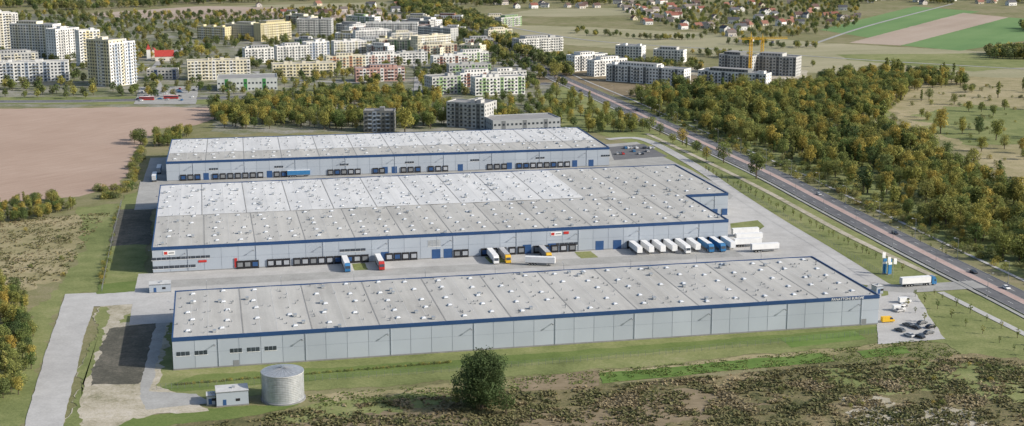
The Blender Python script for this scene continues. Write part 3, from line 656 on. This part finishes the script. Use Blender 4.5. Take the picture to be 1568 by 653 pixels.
def tufts(name,polys,n,s0,s1,mat,mask=12,seed=5):
    rr=random.Random(seed); mb=MB()
    mi=mb.mi(mat)
    for poly in polys:
        g=[P(*p) for p in poly]; xs=[p[0] for p in g];ys=[p[1] for p in g]; k=0;nn=len(g);tries=0
        while k<n and tries<n*8:
            tries+=1
            px=rr.uniform(min(xs),max(xs));py=rr.uniform(min(ys),max(ys))
            if mask and noise.noise(Vector((px/mask,py/mask,seed)))+.6*noise.noise(Vector((px/3,py/3,seed)))<-.05+rr.uniform(-.3,.3): continue
            ins=False;j=nn-1
            for i in range(nn):
                if (g[i][1]>py)!=(g[j][1]>py) and px<(g[j][0]-g[i][0])*(py-g[i][1])/(g[j][1]-g[i][1])+g[i][0]: ins=not ins
                j=i
            if not ins: continue
            k+=1; h=rr.uniform(s0,s1); w=h*rr.uniform(.8,1.6)+.25; t=rr.uniform(.8,1.3)
            for q in range(2):
                an=rr.uniform(0,6.28); dx=math.cos(an)*w/2;dy=math.sin(an)*w/2; lx=-math.sin(an)*rr.uniform(.8,1.8)*h;ly=math.cos(an)*rr.uniform(.8,1.8)*h
                mb.v+= [(px-dx,py-dy,.1),(px+dx,py+dy,.1),(px+dx*.6+lx,py+dy*.6+ly,.15+h),(px-dx*.6+lx,py-dy*.6+ly,.15+h)]
                i0=len(mb.v)-4; mb.f.append((i0,i0+1,i0+2,i0+3)); mb.m.append(mi); mb.t.append(t*rr.uniform(.9,1.1))
    return obj(name,mb.mesh(name,True))
scr=[(300,655),(470,626),(800,597),(920,592),(1270,560),(1500,548),(1600,560),(1600,700),(300,700)]
tufts('scrub_grass',[scr],26000,.15,.6,'scrubleaf',11)
tufts('meadow_tufts',[[(470,606),(800,578),(1150,548),(1420,520),(1600,600),(1600,560),(1270,556),(800,597),(470,626)]],5000,.08,.3,'grassleaf',7,8)
tufts('dry_meadow_tufts',[[(-80,348),(60,335),(170,325),(130,375),(95,430),(30,445),(-80,430)]],3000,.15,.5,'scrubleaf',9,9)
# ---------------- vehicles ----------------
def wheel(mb,x,y,r,w,k='tyre'):
    mb.tube((x,y-w/2,r),(x,y+w/2,r),r,r,12,k); mb.tube((x,y-w/2-.01,r),(x,y+w/2+.01,r),r*.5,r*.5,8,'csil')
def car_mesh(col,van=False):
    mb=MB()
    if van:
        mb.prism([(-2.6,.35),(2.6,.35),(2.65,1.0),(1.9,1.25),(1.25,2.2),(-2.55,2.25)],-.95,.95,col)
        mb.prism([(1.98,1.28),(1.38,2.08),(.5,2.08),(.5,1.28)],-.97,.97,'glass')
    else:
        mb.prism([(-2.15,.3),(2.1,.3),(2.2,.62),(2.05,.82),(1.05,.96),(-1.9,1.0),(-2.2,.8)],-.88,.88,col)
        mb.prism([(1.15,.95),(.45,1.38),(-1.2,1.4),(-1.85,.98)],-.86,.86,'glass',yt=.16,zt=1.2)
        mb.box(-1.15,.42,-.68,.68,1.39,1.44,col)
    L=1.65 if van else 1.35
    for x in (-L,L):
        for y in (-.8,.8): wheel(mb,x,y,.33,.24)
    return mb.mesh('car')
def trailer(mb,x0,col,top='white'):
    mb.box(x0,x0+13.6,-1.27,1.27,1.2,4.0,col,top)
    mb.box(x0+.02,x0+13.58,-1.29,-1.27,1.2,1.4,'steeld'); mb.box(x0+.02,x0+13.58,1.27,1.29,1.2,1.4,'steeld')
    mb.box(x0+.3,x0+13.2,-.5,.5,.85,1.19,'steeld')
    mb.box(x0-.03,x0,-1.2,-.03,1.3,3.9,'csil'); mb.box(x0-.03,x0,.03,1.2,1.3,3.9,'csil')
    for x in (2.0,3.3,4.6):
        for y in (-1.05,1.05): wheel(mb,x0+x,y,.5,.4)
    for y in (-.9,.9): mb.box(x0+10.6,x0+10.8,y-.08,y+.08,0.05,1.19,'steeld')
    mb.box(x0+5.6,x0+9.8,-1.2,-1.12,.55,1.1,'steeld'); mb.box(x0+5.6,x0+9.8,1.12,1.2,.55,1.1,'steeld')
def trailer_mesh(col,top='white'): mb=MB(); trailer(mb,0,col,top); return mb.mesh('semi_trailer')
def truck_mesh(cab,col,top='white'):
    mb=MB(); trailer(mb,0,col,top)
    x=14.1
    mb.prism([(x,.6),(x+2.2,.5),(x+2.25,1.6),(x+1.95,3.0),(x+1.3,3.85),(x+.1,3.9)],-1.22,1.22,cab)
    mb.prism([(x+2.27,1.75),(x+1.99,2.95),(x+1.9,2.95),(x+2.15,1.75)],-1.05,1.05,'glass')
    mb.box(x+1.1,x+1.8,-1.25,-1.22,1.8,2.7,'glass');mb.box(x+1.1,x+1.8,1.22,1.25,1.8,2.7,'glass')
    mb.box(x-3.2,x+1.9,-.45,.45,.6,.84,'steeld')
    for xx in (x+1.2,x-2.4):
        for y in (-1.0,1.0): wheel(mb,xx,y,.5,.35)
    mb.box(x-1.3,x-.1,-1.15,-.6,.4,1.0,'csil');mb.box(x-1.3,x-.1,.6,1.15,.4,1.0,'csil')
    return mb.mesh('semi_truck')
TR={'w':trailer_mesh('white'),'b':trailer_mesh('tblue'),'g':trailer_mesh('csil')}
TK={'w':truck_mesh('white','white'),'b':truck_mesh('tblue','white'),'r':truck_mesh('red','csil'),'y':truck_mesh('yellow','steeld','csil'),'bb':truck_mesh('tblue','tblue')}
CAR={k:car_mesh(k) for k in ('white','csil','cgrey','cdark','red','tblue')}; VAN={k:car_mesh(k,True) for k in ('white','yellow','csil')}
GZ=.2
def place(nm,me,p,rz,z=None): obj(nm,me,(p[0],p[1],GZ if z is None else z),rz)
for i,u in enumerate(np.arange(966,1112,17.5)):
    k=['w','w','w','w','g','w','b','b','w'][i%9]
    s=s_of(O2,A2,u); p=toW(O2,A2,s,-.8)
    if i in (4,6,7): place('semi_truck',TK['w' if i==4 else 'bb'],p,A2-math.pi/2)
    else: place('semi_trailer',TR[k],p,A2-math.pi/2)
for u,k in ((749,'w'),(767,'y'),(828,'y'),(790,'w')):
    s=s_of(O2,A2,u); p=toW(O2,A2,s,-.8)
    if u==790: place('semi_trailer',TR['w'],toW(O2,A2,s,-20),A2-.35)
    else: place('semi_truck',TK[k],p,A2-math.pi/2)
for u,k in ((527,'b'),(578,'r')):
    s=s_of(O2,A2,u); place('semi_truck',TK[k],toW(O2,A2,s,-.8),A2-math.pi/2)
for u,v in ((1124,379),(1126,371),(1150,387),(1121,363)):
    place('semi_trailer',TR['w'],P(u,v),A2)
p=P(1441-62,440); place('semi_truck',TK['b'],p,A2+.02)
for u,v,k in ((236,280,'b'),(243,268,'b')): place('semi_trailer',TR[k],P(u,v),math.pi/2+A3)
place('semi_trailer',TR['b'],P(440,272),A3)
cl=[(1382,470,'white',.3),(1378,478,'csil',.3),(1390,500,'cgrey',1.9),(1402,504,'cdark',1.9),(1412,497,'cgrey',.3),(1425,503,'cdark',.3),(1378,508,'cgrey',1.9),(1392,516,'csil',1.9),(1408,518,'cdark',1.9),(1422,512,'cgrey',.3),
 (1350,361,'cdark',-.9),(1514,441,'white',-.9),(1240,298,'csil',-.9),(1065,220,'white',-.9),(960,170,'cgrey',-.9),(1460,420,'cdark',-.9),(895,140,'cdark',-.9)]
for u,v,k,an in cl: 
    if an==-.9:
        p=np.array(P(u,v)); i=int(np.argmin(((roadpts-p)**2).sum(1))); d=road[min(i+1,len(road)-1)]-road[i]; q=offs(road,4.4 if u%2 else -7)[i]; place('car',CAR[k],(q.x,q.y),math.atan2(d.y,d.x),zr)
    else: place('parked_car',CAR[k],P(u,v),an+A2)
for u,v,k in ((1359,494,'yellow'),(1376,476,'white'),(1385,464,'white')): place('parked_van',VAN[k],P(u,v),A2)
rr=random.Random(5)
CK=['white','csil','cgrey','cdark','csil','cgrey','white','tblue','red']
for i in range(14): p=P(945+i*4.2,228+rr.choice([0,5,9])); place('parked_car',CAR[rr.choice(CK)],p,A2+1.57)
for i in range(24): p=P(rr.uniform(212,300),rr.uniform(136,156)); place('parked_car',CAR[rr.choice(CK)],p,rr.choice([0,1.57]))
for i in rr.sample(range(2,86),20):
    p=toW(O2,A2,20+i*2.6+1.35,-39.5); place('parked_car',CAR[rr.choice(CK)],p,A2+1.57)
def bus_mesh(c):
    mb=MB(); mb.box(-6,6,-1.27,1.27,.35,3.1,c,'white'); mb.box(-5.6,5.9,-1.3,1.3,1.5,2.5,'glass'); mb.box(6,6.03,-1.1,1.1,1.2,2.8,'glass'); mb.box(-2,2,-.7,.7,3.1,3.4,'white')
    for x in (-3.4,3.8):
        for y in (-1.1,1.1): wheel(mb,x,y,.48,.35)
    return mb.mesh('bus')
bm_=bus_mesh('red')
for u,v in ((262,152),(225,154)): place('bus',bm_,P(u,v),.02)
# ---------------- tank, pump house ----------------
p=P(434,611); mb=MB(); r=6.9; h=9.6; n=48
for i in range(16):
    z0=h*i/16; mb.tube((0,0,z0),(0,0,z0+h/32),r,r+.05,n,'steel',False); mb.tube((0,0,z0+h/32),(0,0,z0+h/16),r+.05,r,n,'steel',False)
mb.tube((0,0,h),(0,0,h+1.0),r+.15,.5,n,'steel',True); mb.tube((0,0,h-.25),(0,0,h),r+.18,r+.18,n,'seaml',False)
for i in range(n//2):
    a=4*math.pi*i/n; mb.tube((math.cos(a)*r,math.sin(a)*r,h),(math.cos(a)*.5,math.sin(a)*.5,h+1.03),.05,.05,4,'steeld',False)
for x in (-.25,.25): mb.tube((-r-.25,x,0),(-r-.25,x,h+1),.04,.04,4,'steeld')
for i in range(24): mb.tube((-r-.25,-.25,.4*i+.3),(-r-.25,.25,.4*i+.3),.03,.03,4,'steeld')
mb.tube((0,0,-.5),(0,0,.35),r+.5,r+.5,n,'plinth'); obj('water_tank',mb.mesh('water_tank'),(p[0],p[1],.2),.3)
def util(name,u0,v0,u1,v1,d,h,fl=True):
    a=P(u0,v0);b=P(u1,v1);L=math.hypot(b[0]-a[0],b[1]-a[1]);an=math.atan2(b[1]-a[1],b[0]-a[0]); mb=MB()
    mb.box(0,L,0,d,0,h,'clad1','seaml'); mb.box(-.15,L+.15,-.15,d+.15,h,h+.3,'steeld','seaml'); mb.box(L*.2,L*.2+1.1,-.06,0,.1,2.2,'doorblue'); mb.box(L*.6,L*.6+1.4,-.06,0,1.4,2.3,'black')
    mb.box(-.1,L+.1,-.1,d+.1,-.5,.25,'plinth'); mb.box(L*.5,L*.5+1,d*.4,d*.4+1,h+.31,h+.9,'steel'); mb.box(L,L+.06,d*.3,d*.3+1.2,1,2.2,'glass')
    return obj(name,mb.mesh(name),(a[0],a[1],.2),an)
util('pump_house',332,624,381,620,7,4.6); util('electrical_cabinet',317,622,330,621,4,3.0)
util('gatehouse',229,450,262,448,6,3.4); util('gatehouse',1342,452,1352,451,4,3.2)
def fence(name,pts,h=1.8,step=2.6):
    c=line(pts,step); mb=MB()
    for i,q in enumerate(c):
        mb.tube((q.x,q.y,0),(q.x,q.y,h+.5),.05,.05,4,'steeld')
        if i<len(c)-1:
            w=c[i+1]
            for z in (.7,1.2,1.7,h+.45): mb.tube((q.x,q.y,z),(w.x,w.y,z),.02,.02,3,'steeld',False)
    return obj(name,mb.mesh(name))
fence('perimeter_fence',[(990,214),(1066,250),(1135,293),(1200,333),(1270,375),(1352,424)])
fence('perimeter_fence',[(240,598),(420,588),(700,570),(1000,545),(1340,513)])
fence('perimeter_fence',[(186,312),(172,370),(156,448)])
mb=MB(); mb.tube((0,0,0),(0,0,9.5),.11,.07,6,'steeld'); mb.tube((0,0,9.5),(0,1.8,10),.06,.05,5,'steeld'); mb.box(-.18,.18,1.5,2.4,9.93,10.1,'csil'); mb.box(-.25,.25,-.25,.25,0,.5,'plinth'); LM=mb.mesh('street_lamp')
RA=offs(road,-13.2)
for i in range(6,len(road),5):
    q=RA[i]; d=road[min(i+1,len(road)-1)]-road[i-1]; obj('street_lamp',LM,(q.x,q.y,0),math.atan2(d.y,d.x)+math.pi)
RB=offs(road,6.9)
for i in range(8,len(road),5):
    q=RB[i]; d=road[min(i+1,len(road)-1)]-road[i-1]; obj('street_lamp',LM,(q.x,q.y,0),math.atan2(d.y,d.x))
for s in range(12,262,30): q=toW(O1,A1,s,D1+18); obj('street_lamp',LM,(q[0],q[1],0),A1)
mb=MB(); mb.box(-.9,.9,-.2,.2,.3,7,'tblue'); mb.box(-.93,.93,-.23,.23,4.6,5.6,'white'); mb.box(-1.1,1.1,-.4,.4,0,.3,'plinth'); TM=mb.mesh('totem_sign')
for u,v in ((1354,420),(1362,421)): p=P(u,v); obj('totem_sign',TM,(p[0],p[1],.1),.4)
mb=MB(); mb.tube((0,0,0),(0,0,9),.07,.04,6,'csil'); mb.face([(0,0,8.8),(1.6,.2,8.6),(1.6,.1,6),(0,0,6.2)],'white'); FM=mb.mesh('flagpole')
for u,v in ((1350,416),(1358,424),(1367,426)): p=P(u,v); obj('flagpole',FM,(p[0],p[1],.1),.2)
def crane(u,v,h,jl,rz):
    mb=MB(); s=1.1
    for x in (-s,s):
        for y in (-s,s): mb.tube((x,y,0),(x,y,h),.26,.26,4,'yellow')
    k=int(h/2.2)
    for i in range(k):
        z=h*i/k;z2=h*(i+1)/k
        for (x0,y0,x1,y1) in ((-s,-s,s,-s),(s,-s,s,s),(s,s,-s,s),(-s,s,-s,-s)): mb.tube((x0,y0,z),(x1,y1,z2),.14,.14,3,'yellow',False)
    for y in (-.7,.7): mb.tube((-12,y,h),(jl,y,h),.24,.24,4,'yellow')
    mb.tube((-3,0,h+1.6),(jl,0,h+1.4),.24,.2,4,'yellow')
    n=int(jl/2.5)
    for i in range(n):
        x=jl*i/n
        mb.tube((x,-.7,h),(x+1.2,0,h+1.5),.1,.1,3,'yellow',False);mb.tube((x+1.2,0,h+1.5),(x+2.4,.7,h),.1,.1,3,'yellow',False)
    mb.tube((0,0,h),(0,0,h+7),.6,.15,4,'yellow'); mb.tube((0,0,h+7),(jl*.7,0,h+1.5),.06,.06,3,'steeld',False); mb.tube((0,0,h+7),(-11,0,h),.06,.06,3,'steeld',False)
    mb.box(-12,-9.5,-1,1,h-2.4,h,'plinth'); mb.box(1.2,2.7,-1,1,h-2.2,h-.2,'white'); mb.tube((jl*.6,0,h),(jl*.6,0,h-10),.05,.05,3,'steeld')
    p=P(u,v); obj('tower_crane',mb.mesh('tower_crane'),(p[0],p[1],0),rz)
crane(1148,118,36,36,.15); crane(1166,108,30,26,2.6)
# ---------------- camera, light, sky ----------------
cam=bpy.data.cameras.new('camera'); co=bpy.data.objects.new('camera',cam); scene.collection.objects.link(co)
co.location=(0,0,HC); co.rotation_euler=(math.pi/2-PITCH,0,0); cam.sensor_width=36; cam.lens=36*F/1568; cam.clip_start=1; cam.clip_end=60000; scene.camera=co
EL=math.radians(29); AZ=math.radians(-14)
sv=Vector((math.cos(EL)*math.cos(AZ),math.cos(EL)*math.sin(AZ),math.sin(EL)))
sun=bpy.data.lights.new('sun','SUN'); sun.energy=5.0; sun.angle=math.radians(.5); sun.color=(1,.95,.87)
so=bpy.data.objects.new('sun',sun); scene.collection.objects.link(so); so.rotation_euler=sv.to_track_quat('Z','Y').to_euler()
w=bpy.data.worlds.new('World'); scene.world=w; w.use_nodes=True; nt=w.node_tree
sk=nt.nodes.new('ShaderNodeTexSky'); sk.sky_type='NISHITA'; sk.sun_disc=False; sk.sun_elevation=EL; sk.sun_rotation=math.pi/2-AZ; sk.dust_density=2
nt.links.new(sk.outputs[0],nt.nodes['Background'].inputs[0]); nt.nodes['Background'].inputs[1].default_value=.15
scene.view_settings.view_transform='Standard'; scene.view_settings.look='None'; scene.view_settings.exposure=0
print('objects',len(bpy.data.objects),GZ,zr)
